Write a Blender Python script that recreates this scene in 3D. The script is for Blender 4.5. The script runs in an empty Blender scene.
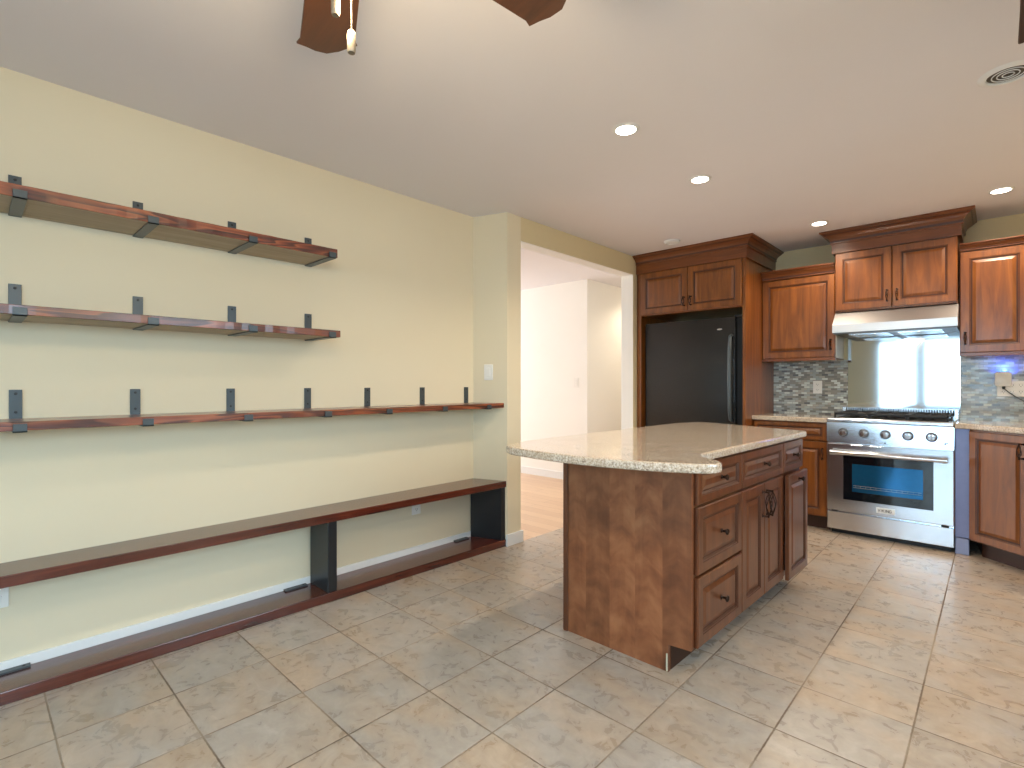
import bpy, math, random
from mathutils import Vector, Matrix
random.seed(7)
PI = math.pi
S = bpy.context.scene
COL = S.collection

# ------------------------------------------------------------------ camera
TH = math.radians(43.3)
cam_d = bpy.data.cameras.new('camera')
cam_d.sensor_width = 36.0
cam_d.lens = 514.0 / 1024.0 * 36.0
cam_d.clip_start = 0.03
cam = bpy.data.objects.new('camera', cam_d)
COL.objects.link(cam)
cam.location = (0, 0, 1.185)
cam.rotation_euler = (PI / 2, 0, TH)
S.camera = cam

# ------------------------------------------------------------------ world, big lights, exposure
w = bpy.data.worlds.new('world'); S.world = w; w.use_nodes = True
bg = w.node_tree.nodes['Background']
bg.inputs[0].default_value = (0.72, 0.87, 1.0, 1)
bg.inputs[1].default_value = 0.3
S.view_settings.view_transform = 'Standard'
S.view_settings.look = 'None'
S.view_settings.exposure = 0.55
S.view_settings.gamma = 1.0
S.view_settings.use_curve_mapping = False
S.cycles.max_bounces = 10
S.cycles.diffuse_bounces = 7
S.cycles.glossy_bounces = 4
S.cycles.transparent_max_bounces = 8
S.cycles.sample_clamp_indirect = 6.0
S.cycles.use_denoising = True


def area(name, loc, rot, sx, sy, power, color, shape='RECTANGLE'):
    l = bpy.data.lights.new(name, 'AREA')
    l.shape = shape; l.size = sx; l.size_y = sy
    l.energy = power; l.color = color
    o = bpy.data.objects.new(name, l); COL.objects.link(o)
    o.location = loc; o.rotation_euler = rot
    return o


H = 2.44
XL = -2.865      # shelf wall
XO = -2.60       # wall with the hall opening
YB = 5.33        # kitchen wall
XR = 0.95        # right wall (outside the frame)
YF = -2.1        # wall behind the camera
# daylight just outside the sliding door behind the camera and the window on the right
area('daylight_sliding_door', (-0.75, YF - 1.3, 1.95), (PI / 2 - 0.60, 0, 0), 3.0, 3.0, 230, (0.50, 0.78, 1.0))
area('daylight_side_window', (XR + 0.95, -0.55, 2.05), (0, PI / 2 - 0.6, 0), 2.0, 2.0, 150, (0.52, 0.79, 1.0))
area('daylight_kitchen_window', (XR + 0.95, 1.75, 2.05), (0, PI / 2 - 0.6, 0), 2.0, 2.0, 90, (0.62, 0.84, 1.0))  # unseen second window's daylight, added to take load off the door light
area('daylight_hall_window', (-6.95, 3.6, 1.5), (0, -PI / 2, 0), 2.0, 2.6, 72, (0.92, 0.96, 1.0))  # unseen lamp added inside the hall; no window opening is built there


# ------------------------------------------------------------------ materials
def srgb(r, g, b):
    def f(c):
        c /= 255.0
        return c / 12.92 if c <= 0.04045 else ((c + 0.055) / 1.055) ** 2.4
    return (f(r), f(g), f(b), 1)


class NT:
    def __init__(self, name):
        self.m = bpy.data.materials.new(name); self.m.use_nodes = True
        self.t = self.m.node_tree; self.n = self.t.nodes; self.l = self.t.links
        self.b = self.n['Principled BSDF']

    def node(self, typ, **kw):
        n = self.n.new(typ)
        for k, v in kw.items():
            if k.startswith('i_'):
                n.inputs[k[2:].replace('_', ' ')].default_value = v
            else:
                setattr(n, k, v)
        return n

    def link(self, a, b):
        self.l.new(a, b)

    def math(self, op, a, b=None):
        n = self.n.new('ShaderNodeMath'); n.operation = op
        for i, v in enumerate((a, b)):
            if v is None: continue
            if isinstance(v, (int, float)): n.inputs[i].default_value = v
            else: self.l.new(v, n.inputs[i])
        return n.outputs[0]

    def coords(self, scale=(1, 1, 1), rand=False, rot=(0, 0, 0)):
        tc = self.n.new('ShaderNodeTexCoord')
        mp = self.n.new('ShaderNodeMapping'); mp.inputs['Scale'].default_value = scale
        mp.inputs['Rotation'].default_value = rot
        src = tc.outputs['Object']
        if rand:
            oi = self.n.new('ShaderNodeObjectInfo')
            m = self.math('MULTIPLY', oi.outputs['Random'], 37.0)
            c = self.n.new('ShaderNodeCombineXYZ')
            for i in range(3): self.l.new(m, c.inputs[i])
            a = self.n.new('ShaderNodeVectorMath'); a.operation = 'ADD'
            self.l.new(src, a.inputs[0]); self.l.new(c.outputs[0], a.inputs[1])
            src = a.outputs[0]
        self.l.new(src, mp.inputs[0])
        return mp.outputs[0]

    def noise(self, vec, scale, detail=4, rough=0.55, dist=0.0):
        n = self.n.new('ShaderNodeTexNoise')
        n.inputs['Scale'].default_value = scale; n.inputs['Detail'].default_value = detail
        n.inputs['Roughness'].default_value = rough; n.inputs['Distortion'].default_value = dist
        self.l.new(vec, n.inputs['Vector'])
        return n.outputs['Fac']

    def ramp(self, fac, stops, interp='LINEAR'):
        r = self.n.new('ShaderNodeValToRGB'); r.color_ramp.interpolation = interp
        e = r.color_ramp.elements
        while len(e) > 1: e.remove(e[-1])
        e[0].position = stops[0][0]; e[0].color = stops[0][1]
        for p, c in stops[1:]:
            x = e.new(p); x.color = c
        self.l.new(fac, r.inputs[0])
        return r.outputs[0]

    def mix(self, fac, a, b, mode='MIX'):
        n = self.n.new('ShaderNodeMix'); n.data_type = 'RGBA'; n.blend_type = mode
        for s, v in ((n.inputs[0], fac), (n.inputs[6], a), (n.inputs[7], b)):
            if isinstance(v, (int, float)): s.default_value = v
            elif isinstance(v, tuple): s.default_value = v
            else: self.l.new(v, s)
        return n.outputs[2]

    def bump(self, h, strength=0.2, dist=0.002):
        n = self.n.new('ShaderNodeBump'); n.inputs['Strength'].default_value = strength
        n.inputs['Distance'].default_value = dist
        self.l.new(h, n.inputs['Height']); self.l.new(n.outputs[0], self.b.inputs['Normal'])

    def base(self, c):
        if isinstance(c, tuple): self.b.inputs['Base Color'].default_value = c
        else: self.l.new(c, self.b.inputs['Base Color'])

    def set(self, **kw):
        for k, v in kw.items(): self.b.inputs[k.replace('_', ' ')].default_value = v


def plain(name, col, rough=0.5, metal=0.0, var=0.04, vs=30, **kw):
    t = NT(name)
    v = t.coords((1, 1, 1), True)
    f = t.noise(v, vs)
    lo = tuple(c * (1 - var) for c in col[:3]) + (1,)
    hi = tuple(min(1, c * (1 + var)) for c in col[:3]) + (1,)
    t.base(t.ramp(f, [(0.3, lo), (0.7, hi)]))
    t.set(Roughness=rough, Metallic=metal, **kw)
    return t.m


def paint(name, col, rough=0.75, bump=0.12):
    t = NT(name)
    v = t.coords()
    f = t.noise(v, 2.2, 3)
    lo = tuple(c * 0.985 for c in col[:3]) + (1,)
    t.base(t.ramp(f, [(0.3, lo), (0.7, col)]))
    t.bump(t.noise(v, 140, 3), bump, 0.002)
    t.set(Roughness=rough)
    return t.m


def wood(name, dark, mid, light, axis='z', rough=0.32, coat=0.35, scale=1.0, streak=9.0, along=0.9, figured=0.0, strips=None):
    t = NT(name)
    sc = {'z': (streak, streak, along), 'x': (along, streak, streak), 'y': (streak, along, streak)}[axis]
    v = t.coords(tuple(s * scale for s in sc), True)
    f1 = t.noise(v, 2.2, 6, 0.62, 0.9)
    col = t.ramp(f1, [(0.28, dark), (0.48, mid), (0.72, light)])
    v2 = t.coords((1, 1, 1), True)
    f2 = t.noise(v2, 3.0, 3)
    col = t.mix(t.ramp(f2, [(0.35, (0, 0, 0, 1)), (0.7, (0.45, 0.45, 0.45, 1))]), col, mid)
    if figured:
        sc3 = {'z': (3.0, 3.0, 16.0), 'x': (16.0, 3, 3), 'y': (3, 16, 3)}[axis]
        f3 = t.noise(t.coords(sc3, True), 1.0, 4, 0.6, 0.8)
        col = t.mix(figured, col, t.ramp(f3, [(0.35, dark), (0.65, light)]), 'MIX')
    if strips:
        tc = t.node('ShaderNodeTexCoord'); sx = t.node('ShaderNodeSeparateXYZ'); t.link(tc.outputs['Object'], sx.inputs[0])
        u = t.math('DIVIDE', sx.outputs[0], strips)
        q = t.math('FLOOR', u)
        fu = t.math('SUBTRACT', t.math('FRACT', u), 0.5)
        arch = t.math('MULTIPLY', t.math('ABSOLUTE', fu), 0.6)
        zz = t.math('ADD', t.math('ADD', t.math('MULTIPLY', sx.outputs[2], 9.0), arch), t.math('MULTIPLY', q, 7.3))
        cc = t.node('ShaderNodeCombineXYZ'); t.link(t.math('ADD', t.math('MULTIPLY', u, 0.9), t.math('MULTIPLY', q, 3.1)), cc.inputs[0]); t.link(zz, cc.inputs[2])
        f5 = t.noise(cc.outputs[0], 1.3, 4, 0.5, 0.3)
        col = t.mix(0.6, col, t.ramp(f5, [(0.33, dark), (0.5, mid), (0.68, light)]))
        wn = t.node('ShaderNodeTexWhiteNoise', noise_dimensions='1D'); t.link(q, wn.inputs['W'])
        col = t.mix(1.0, col, t.ramp(wn.outputs['Value'], [(0, (0.70, 0.68, 0.66, 1)), (1, (1, 1, 1, 1))]), 'MULTIPLY')
    t.base(col)
    t.bump(f1, 0.05, 0.001)
    t.set(Roughness=rough, Coat_Weight=coat, Coat_Roughness=0.18)
    return t.m


M = {}
M['wall'] = paint('wall_cream_yellow_paint', srgb(222, 210, 182))
M['wall_kitchen'] = paint('wall_olive_paint', srgb(214, 198, 158))
M['wall_hall'] = paint('wall_white_paint', srgb(238, 236, 230))
M['ceiling'] = paint('ceiling_white_paint', srgb(226, 224, 228), 0.85)
M['trim'] = plain('white_trim_paint', srgb(226, 228, 228), 0.35, var=0.01)
M['white'] = plain('white_plastic', srgb(232, 230, 224), 0.35, var=0.01)
M['slot'] = plain('dark_slot', srgb(40, 38, 36), 0.6)
M['cherry'] = wood('cherry_cabinet_wood', srgb(80, 40, 12), srgb(117, 64, 19), srgb(147, 87, 30))
M['cherry_h'] = wood('cherry_cabinet_wood_horizontal', srgb(80, 40, 15), srgb(108, 57, 22), srgb(132, 74, 30), axis='x')
M['glaze'] = plain('dark_brown_glaze', srgb(66, 32, 17), 0.4)
M['island'] = wood('island_cherry_wood', srgb(66, 34, 18), srgb(92, 50, 27), srgb(116, 67, 38))
M['island_panel'] = wood('island_figured_veneer', srgb(104, 58, 34), srgb(142, 86, 53), srgb(172, 114, 76), figured=0.20, strips=0.128, rough=0.36, coat=0.25)
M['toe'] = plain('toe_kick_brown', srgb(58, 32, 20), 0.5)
M['fan'] = wood('fan_blade_walnut', srgb(48, 27, 14), srgb(68, 38, 20), srgb(86, 50, 28), axis='x', rough=0.4, coat=0.2)
M['black'] = plain('black_painted_steel', srgb(66, 74, 78), 0.36, 0.2)
M['nickel'] = plain('aged_nickel', srgb(150, 142, 128), 0.35, 0.9, var=0.2, vs=200)
M['blackboard'] = plain('black_painted_board', srgb(30, 32, 35), 0.3)
M['bronze'] = plain('dark_bronze', srgb(56, 42, 36), 0.35, 0.85, var=0.3, vs=80)
M['iron'] = plain('cast_iron', srgb(26, 26, 28), 0.5, 0.2)
M['chrome'] = plain('polished_steel', srgb(205, 205, 208), 0.14, 1.0)
M['rubber'] = plain('black_rubber', srgb(20, 20, 22), 0.5)
M['void'] = plain('black_interior', srgb(16, 16, 17), 0.7)
M['badge_ink'] = plain('badge_black_ink', srgb(30, 32, 38), 0.4)


def steel(name, col, rough, axis='x', stretch=60):
    t = NT(name)
    sc = {'x': (1.5, stretch, stretch), 'z': (stretch, stretch, 1.5)}[axis]
    f = t.noise(t.coords(sc), 6, 3)
    t.base(t.ramp(f, [(0.3, tuple(c * 0.97 for c in col[:3]) + (1,)), (0.7, col)]))
    t.set(Metallic=1.0, Roughness=rough)
    return t.m


M['steel'] = steel('brushed_stainless_steel', srgb(218, 222, 228), 0.20, 'x', 260)
M['steel_panel'] = plain('sheet_stainless_steel', srgb(186, 190, 194), 0.055, 1.0, var=0.02, vs=3)
M['steel_hood'] = steel('satin_hood_steel', srgb(206, 206, 208), 0.38)
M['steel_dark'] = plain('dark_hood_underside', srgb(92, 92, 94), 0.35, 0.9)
M['film'] = plain('blue_tinted_steel_filler', srgb(122, 128, 162), 0.35, 0.3)  # blue daylight spill on the filler is put into its colour
M['film_base'] = plain('blue_tinted_base', srgb(140, 150, 184), 0.4, 0.2)  # blue light on the base block painted as its colour
M['sidepanel'] = plain('pale_laminate_cabinet_side', srgb(196, 190, 168), 0.4)  # cabinet side: reflecting steel painted as a pale tone; also colours the edge chip


def shelf_mat():
    t = NT('burnt_red_stained_shelf_wood')
    n1 = t.noise(t.coords((5, 1.5, 12), True), 1.0, 2, 0.4, 0.5)
    band = t.math('FRACT', t.math('MULTIPLY', n1, 9.0))
    fine = t.noise(t.coords((30, 5.0, 120), True), 1.0, 3, 0.6, 0.4)
    big = t.noise(t.coords((1, 1, 1), True), 3.5, 2)
    c1 = t.ramp(band, [(0.0, srgb(30, 12, 8)), (0.25, srgb(70, 28, 15)), (0.60, srgb(140, 66, 34)), (0.86, srgb(176, 100, 58)), (1.0, srgb(36, 14, 9))])
    c2 = t.ramp(fine, [(0.35, srgb(52, 20, 12)), (0.65, srgb(140, 64, 34))])
    c = t.mix(0.35, c1, c2)
    c = t.mix(t.ramp(big, [(0.40, (0, 0, 0, 1)), (0.65, (0.55,) * 3 + (1,))]), c, srgb(74, 28, 17))
    t.base(c)
    t.bump(band, 0.15, 0.002)
    t.set(Roughness=0.34, Coat_Weight=0.6, Coat_Roughness=0.2)
    return t.m


def bench_mat():
    t = NT('red_brown_stained_bench_wood')
    f = t.noise(t.coords((22, 1.0, 22), True), 1.6, 6, 0.62, 1.0)
    g = t.noise(t.coords((3, 1.2, 3), True), 2, 3)
    c = t.ramp(f, [(0.3, srgb(38, 14, 10)), (0.5, srgb(78, 30, 19)), (0.72, srgb(112, 50, 31))])
    c = t.mix(t.ramp(g, [(0.4, (0, 0, 0, 1)), (0.7, (0.5, 0.5, 0.5, 1))]), c, srgb(88, 44, 30))
    t.base(c); t.bump(f, 0.12, 0.0015)
    t.set(Roughness=0.25, Coat_Weight=0.6, Coat_Roughness=0.13)
    return t.m


M['shelf'] = shelf_mat()
M['bench'] = bench_mat()
M['raw'] = wood('raw_pine_underside', srgb(156, 142, 118), srgb(172, 158, 134), srgb(186, 174, 150), axis='y', rough=0.7, coat=0.0)


def tile_mat():
    t = NT('beige_slate_look_floor_tile')
    tw, tl, ox, oy = 0.346, 0.340, -1.593, 1.905
    tc = t.node('ShaderNodeTexCoord'); sx = t.node('ShaderNodeSeparateXYZ'); t.link(tc.outputs['Object'], sx.inputs[0])
    u = t.math('DIVIDE', t.math('SUBTRACT', sx.outputs[0], ox), tw)
    v = t.math('DIVIDE', t.math('SUBTRACT', sx.outputs[1], oy), tl)
    iu, iv = t.math('FLOOR', u), t.math('FLOOR', v)
    fu, fv = t.math('FRACT', u), t.math('FRACT', v)
    du = t.math('MINIMUM', fu, t.math('SUBTRACT', 1.0, fu))
    dv = t.math('MINIMUM', fv, t.math('SUBTRACT', 1.0, fv))
    d = t.math('MINIMUM', du, dv)
    jit = t.math('MULTIPLY', t.math('SUBTRACT', t.noise(tc.outputs['Object'], 60, 2), 0.5), 0.010)
    d = t.math('ADD', d, jit)
    grout = t.ramp(d, [(0.006, (1, 1, 1, 1)), (0.0105, (0, 0, 0, 1))])
    cid = t.node('ShaderNodeCombineXYZ'); t.link(iu, cid.inputs[0]); t.link(iv, cid.inputs[1])
    wn = t.node('ShaderNodeTexWhiteNoise', noise_dimensions='3D'); t.link(cid.outputs[0], wn.inputs['Vector'])
    off = t.node('ShaderNodeVectorMath', operation='SCALE'); off.inputs['Scale'].default_value = 23.0
    t.link(wn.outputs['Color'], off.inputs[0])
    ad = t.node('ShaderNodeVectorMath', operation='ADD'); t.link(tc.outputs['Object'], ad.inputs[0]); t.link(off.outputs[0], ad.inputs[1])
    mp = t.node('ShaderNodeMapping'); mp.inputs['Scale'].default_value = (1, 1.9, 1); mp.inputs['Rotation'].default_value = (0, 0, 0.6)
    t.link(ad.outputs[0], mp.inputs[0])
    f1 = t.noise(mp.outputs[0], 5.5, 5, 0.62, 0.9)
    f2 = t.noise(ad.outputs[0], 16, 4, 0.60, 0.8)
    f4 = t.noise(mp.outputs[0], 2.4, 3, 0.5, 0.3)
    c = t.ramp(f1, [(0.28, srgb(120, 104, 86)), (0.42, srgb(156, 140, 121)), (0.52, srgb(172, 157, 141)), (0.60, srgb(164, 150, 135)), (0.74, srgb(206, 196, 184))])
    c = t.mix(0.40, c, t.ramp(f2, [(0.32, srgb(124, 108, 90)), (0.50, srgb(172, 158, 142)), (0.68, srgb(214, 204, 190))]))
    c = t.mix(0.40, c, t.ramp(f4, [(0.36, srgb(188, 164, 140)), (0.60, srgb(170, 168, 166))]))
    c = t.mix(1.0, c, t.ramp(wn.outputs['Value'], [(0, (0.90, 0.90, 0.90, 1)), (1, (1, 1, 1, 1))]), 'MULTIPLY')
    gf = t.noise(tc.outputs['Object'], 2.3, 2)
    gc = t.ramp(gf, [(0.42, srgb(98, 82, 66)), (0.60, srgb(150, 136, 118))])
    t.base(t.mix(grout, c, gc))
    rr = t.ramp(f2, [(0.3, (0.24,) * 3 + (1,)), (0.7, (0.36,) * 3 + (1,))])
    t.link(t.mix(grout, rr, (0.8, 0.8, 0.8, 1)), t.b.inputs['Roughness'])
    hgt = t.math('ADD', t.math('MULTIPLY', grout, -1.0), t.math('MULTIPLY', f4, 0.25))
    t.bump(hgt, 0.3, 0.004)
    return t.m


def hall_floor_mat():
    t = NT('pale_oak_plank_floor')
    br = t.node('ShaderNodeTexBrick', offset=0.37)
    br.inputs['Scale'].default_value = 1.0; br.inputs['Brick Width'].default_value = 1.1
    br.inputs['Row Height'].default_value = 0.12; br.inputs['Mortar Size'].default_value = 0.0015
    br.inputs['Color1'].default_value = srgb(206, 170, 136); br.inputs['Color2'].default_value = srgb(220, 188, 154)
    br.inputs['Mortar'].default_value = srgb(160, 122, 90)
    t.link(t.coords(), br.inputs['Vector'])
    f = t.noise(t.coords((1.5, 18, 1)), 3, 4)
    t.base(t.mix(1.0, br.outputs['Color'], t.ramp(f, [(0.3, (0.9, 0.88, 0.86, 1)), (0.7, (1, 1, 1, 1))]), 'MULTIPLY'))
    t.set(Roughness=0.3)
    return t.m


def granite_mat():
    t = NT('speckled_beige_granite')
    v = t.coords()
    f1 = t.noise(v, 130, 6, 0.7)
    f2 = t.noise(v, 210, 3, 0.6)
    f3 = t.noise(v, 9, 4, 0.6)
    c = t.ramp(f1, [(0.32, srgb(96, 84, 78)), (0.43, srgb(170, 152, 134)), (0.53, srgb(206, 192, 174)), (0.66, srgb(232, 226, 216))])
    c = t.mix(t.ramp(f2, [(0.60, (0, 0, 0, 1)), (0.66, (0.8, 0.8, 0.8, 1))]), c, srgb(100, 92, 92))
    c = t.mix(t.ramp(f3, [(0.4, (0, 0, 0, 1)), (0.7, (0.4, 0.4, 0.4, 1))]), c, srgb(176, 148, 116))
    t.base(c)
    t.set(Roughness=0.10, Coat_Weight=0.4, Coat_Roughness=0.05)
    return t.m


def mosaic_mat():
    t = NT('grey_glass_stone_mosaic')
    br = t.node('ShaderNodeTexBrick', offset=0.5)
    br.inputs['Scale'].default_value = 1.0; br.inputs['Brick Width'].default_value = 0.048
    br.inputs['Row Height'].default_value = 0.0185; br.inputs['Mortar Size'].default_value = 0.0013
    br.inputs['Mortar Smooth'].default_value = 0.1
    br.inputs['Color1'].default_value = (0, 0, 0, 1); br.inputs['Color2'].default_value = (1, 1, 1, 1)
    br.inputs['Mortar'].default_value = (0, 0, 0, 1)
    t.link(t.coords(rot=(PI / 2, 0, 0)), br.inputs['Vector'])
    c = t.ramp(br.outputs['Color'], [(0.0, srgb(130, 130, 126)), (0.18, srgb(182, 190, 186)), (0.34, srgb(148, 146, 138)), (0.5, srgb(208, 214, 208)),
                                     (0.64, srgb(156, 164, 164)), (0.8, srgb(178, 174, 164)), (0.93, srgb(104, 106, 108))], 'CONSTANT')
    t.base(t.mix(br.outputs['Fac'], c, srgb(150, 148, 142)))
    rr = t.ramp(br.outputs['Color'], [(0.0, (0.12,) * 3 + (1,)), (0.5, (0.35,) * 3 + (1,)), (0.8, (0.1,) * 3 + (1,))], 'CONSTANT')
    t.link(rr, t.b.inputs['Roughness'])
    t.bump(t.math('MULTIPLY', br.outputs['Fac'], -1.0), 0.4, 0.002)
    return t.m


def fridge_mat():
    t = NT('black_textured_fridge_enamel')
    f = t.noise(t.coords(), 130, 3, 0.6)
    t.base(srgb(22, 23, 24)); t.bump(f, 0.55, 0.004)
    t.set(Roughness=0.20)
    return t.m


def glass_mat():
    t = NT('clear_window_glass')
    tr = t.node('ShaderNodeBsdfTransparent'); gl = t.node('ShaderNodeBsdfGlossy'); gl.inputs['Roughness'].default_value = 0.02
    mx = t.node('ShaderNodeMixShader'); mx.inputs[0].default_value = 0.06
    t.link(tr.outputs[0], mx.inputs[1]); t.link(gl.outputs[0], mx.inputs[2])
    t.link(mx.outputs[0], t.n['Material Output'].inputs['Surface'])
    return t.m


def oven_glass_mat():
    t = NT('dark_tinted_oven_glass')
    t.base(srgb(10, 16, 22)); t.set(Roughness=0.05, Specular_IOR_Level=0.7)
    return t.m


def emit(name, col, s):
    t = NT(name)
    t.base(col); t.b.inputs['Emission Color'].default_value = col; t.set(Emission_Strength=s)
    return t.m


M['tile'] = tile_mat(); M['hall_floor'] = hall_floor_mat(); M['granite'] = granite_mat(); M['mosaic'] = mosaic_mat()
M['fridge'] = fridge_mat(); M['glass'] = glass_mat(); M['oven_glass'] = oven_glass_mat()
M['bulb'] = emit('warm_lamp_lens', (1.0, 0.93, 0.80, 1), 14)
M['oven_inner'] = plain('blue_tinted_oven_window', srgb(34, 100, 145), 0.08, 0.6)  # blue daylight reflection painted into the pane colour
M['bowl'] = emit('frosted_lamp_bowl', (1.0, 0.80, 0.55, 1), 3)  # glow for the bowl added under the fan
M['blue_led'] = emit('blue_led_strip', (0.05, 0.12, 1.0, 1), 3)


# ------------------------------------------------------------------ mesh building
class MB:
    def __init__(self):
        self.v = []; self.f = []; self.mi = []

    def add(self, vs, fs, mi=0):
        o = len(self.v); self.v += [tuple(p) for p in vs]
        for k in fs: self.f.append(tuple(i + o for i in k)); self.mi.append(mi)
        return self

    def box(self, x0, x1, y0, y1, z0, z1, mi=0, c=0.0):
        if c <= 0:
            vs = [(x, y, z) for z in (z0, z1) for (x, y) in ((x0, y0), (x1, y0), (x1, y1), (x0, y1))]
            return self.add(vs, [(3, 2, 1, 0), (4, 5, 6, 7), (0, 1, 5, 4), (1, 2, 6, 5), (2, 3, 7, 6), (3, 0, 4, 7)], mi)
        c = min(c, abs(x1 - x0) / 2.01, abs(y1 - y0) / 2.01, abs(z1 - z0) / 2.01)
        vs = []
        for sx in (0, 1):
            for sy in (0, 1):
                for sz in (0, 1):
                    X = (x0, x1)[sx]; Y = (y0, y1)[sy]; Z = (z0, z1)[sz]
                    dx = c if sx == 0 else -c; dy = c if sy == 0 else -c; dz = c if sz == 0 else -c
                    vs += [(X, Y + dy, Z + dz), (X + dx, Y, Z + dz), (X + dx, Y + dy, Z)]
        def I(a, b, d, k): return (a * 4 + b * 2 + d) * 3 + k
        fs = []
        for s in (0, 1):
            q = [I(s, 0, 0, 0), I(s, 1, 0, 0), I(s, 1, 1, 0), I(s, 0, 1, 0)]; fs.append(q if s else q[::-1])
            q = [I(0, s, 0, 1), I(0, s, 1, 1), I(1, s, 1, 1), I(1, s, 0, 1)]; fs.append(q if s else q[::-1])
            q = [I(0, 0, s, 2), I(1, 0, s, 2), I(1, 1, s, 2), I(0, 1, s, 2)]; fs.append(q if s else q[::-1])
        for a in (0, 1):
            for b in (0, 1):
                fs.append((I(a, b, 0, 0), I(a, b, 1, 0), I(a, b, 1, 1), I(a, b, 0, 1)))
                fs.append((I(a, 0, b, 0), I(a, 1, b, 0), I(a, 1, b, 2), I(a, 0, b, 2)))
                fs.append((I(0, a, b, 1), I(1, a, b, 1), I(1, a, b, 2), I(0, a, b, 2)))
                for d in (0, 1):
                    fs.append((I(a, b, d, 0), I(a, b, d, 1), I(a, b, d, 2)))
        return self.add(vs, fs, mi)

    def prism(self, poly, z0, z1, mi=0, mi_bottom=None, c=0.0):
        """vertical prism of a footprint; c rounds the top and bottom arrises a little"""
        n = len(poly)
        if c > 0:
            def inset(d):
                out = []
                for i in range(n):
                    p0, p1, p2 = Vector(poly[i - 1]), Vector(poly[i]), Vector(poly[(i + 1) % n])
                    a = (p1 - p0).normalized(); b = (p2 - p1).normalized()
                    na = Vector((-a.y, a.x)); nb = Vector((-b.y, b.x)); m = (na + nb)
                    if m.length < 1e-6: m = na
                    m.normalize(); k = max(0.35, m.dot(na))
                    out.append(tuple(p1 + m * (d / k)))
                return out
            rings = [(inset(c), z0), (inset(c * 0.29), z0 + c * 0.29), (poly, z0 + c), (poly, z1 - c), (inset(c * 0.29), z1 - c * 0.29), (inset(c), z1)]
        else:
            rings = [(poly, z0), (poly, z1)]
        vs = [(p[0], p[1], z) for r, z in rings for p in r]
        fs = []
        for k in range(len(rings) - 1):
            for i in range(n):
                j = (i + 1) % n
                fs.append((k * n + i, k * n + j, (k + 1) * n + j, (k + 1) * n + i))
        top = tuple((len(rings) - 1) * n + i for i in range(n)); bot = tuple(range(n - 1, -1, -1))
        self.add(vs, fs + [top], mi)
        o = len(self.v) - len(vs)
        self.f.append(tuple(i + o for i in bot)); self.mi.append(mi if mi_bottom is None else mi_bottom)
        return self

    def tube(self, pts, r, n=8, mi=0, closed=False):
        pts = [Vector(p) for p in pts]; rs = r if isinstance(r, (list, tuple)) else [r] * len(pts)
        m = len(pts); vs = []
        up = Vector((0, 0, 1)); prev = None
        for i, p in enumerate(pts):
            a = pts[(i - 1) % m] if (closed or i > 0) else p
            b = pts[(i + 1) % m] if (closed or i < m - 1) else p
            d = (b - a).normalized()
            if prev is None:
                ref = up if abs(d.dot(up)) < 0.9 else Vector((1, 0, 0))
                s = d.cross(ref).normalized()
            else:
                s = (prev - d * prev.dot(d)).normalized()
            prev = s; t = d.cross(s)
            for k in range(n):
                an = 2 * PI * k / n
                vs.append(p + (s * math.cos(an) + t * math.sin(an)) * rs[i])
        fs = []
        for i in range(m if closed else m - 1):
            for k in range(n):
                j = (i + 1) % m; l = (k + 1) % n
                fs.append((i * n + k, i * n + l, j * n + l, j * n + k))
        if not closed:
            fs.append(tuple(range(n - 1, -1, -1))); fs.append(tuple((m - 1) * n + k for k in range(n)))
        return self.add(vs, fs, mi)

    def lathe(self, prof, c, axis='z', n=24, mi=0):
        """prof: (radius, height) pairs along the axis from point c"""
        vs = []
        for r, h in prof:
            for k in range(n):
                a = 2 * PI * k / n; x, y = max(r, 1e-5) * math.cos(a), max(r, 1e-5) * math.sin(a)
                if axis == 'z': p = (c[0] + x, c[1] + y, c[2] + h)
                elif axis == '-y': p = (c[0] + x, c[1] - h, c[2] + y)
                elif axis == 'x': p = (c[0] + h, c[1] + x, c[2] + y)
                vs.append(p)
        fs = []
        for i in range(len(prof) - 1):
            for k in range(n):
                l = (k + 1) % n
                fs.append((i * n + k, i * n + l, (i + 1) * n + l, (i + 1) * n + k))
        fs.append(tuple(range(n - 1, -1, -1))); fs.append(tuple((len(prof) - 1) * n + k for k in range(n)))
        return self.add(vs, fs, mi)

    def xform(self, fn):
        self.v = [tuple(fn(Vector(p))) for p in self.v]; return self

    def build(self, name, mats, parent=None, smooth=False, world=False):
        me = bpy.data.meshes.new(name)
        vs = self.v
        if world and parent is not None:
            inv = Matrix.LocRotScale(parent.location, parent.rotation_euler, None).inverted()
            vs = [tuple(inv @ Vector(p)) for p in vs]
        me.from_pydata(vs, [], self.f)
        if not isinstance(mats, (list, tuple)): mats = [mats]
        for m in mats: me.materials.append(m)
        for p, i in zip(me.polygons, self.mi): p.material_index = i; p.use_smooth = smooth
        me.validate(); me.update()
        import bmesh
        bm = bmesh.new(); bm.from_mesh(me); bmesh.ops.recalc_face_normals(bm, faces=bm.faces)
        if smooth:
            for e in bm.edges:
                if len(e.link_faces) == 2 and e.calc_face_angle(0) > math.radians(38): e.smooth = False
        bm.to_mesh(me); bm.free()
        o = bpy.data.objects.new(name, me); COL.objects.link(o)
        if parent is not None: o.parent = parent
        return o


def thing(name, label, cat, loc=(0, 0, 0), rotz=0.0, group=None):
    o = bpy.data.objects.new(name, None); COL.objects.link(o)
    o.empty_display_size = 0.1
    o.location = loc; o.rotation_euler = (0, 0, rotz)
    o['label'] = label; o['category'] = cat
    if group: o['group'] = group
    return o


def tag(o, label, cat, group=None):
    o['label'] = label; o['category'] = cat
    if group: o['group'] = group
    return o


def struct(o):
    o['kind'] = 'structure'; return o


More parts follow.
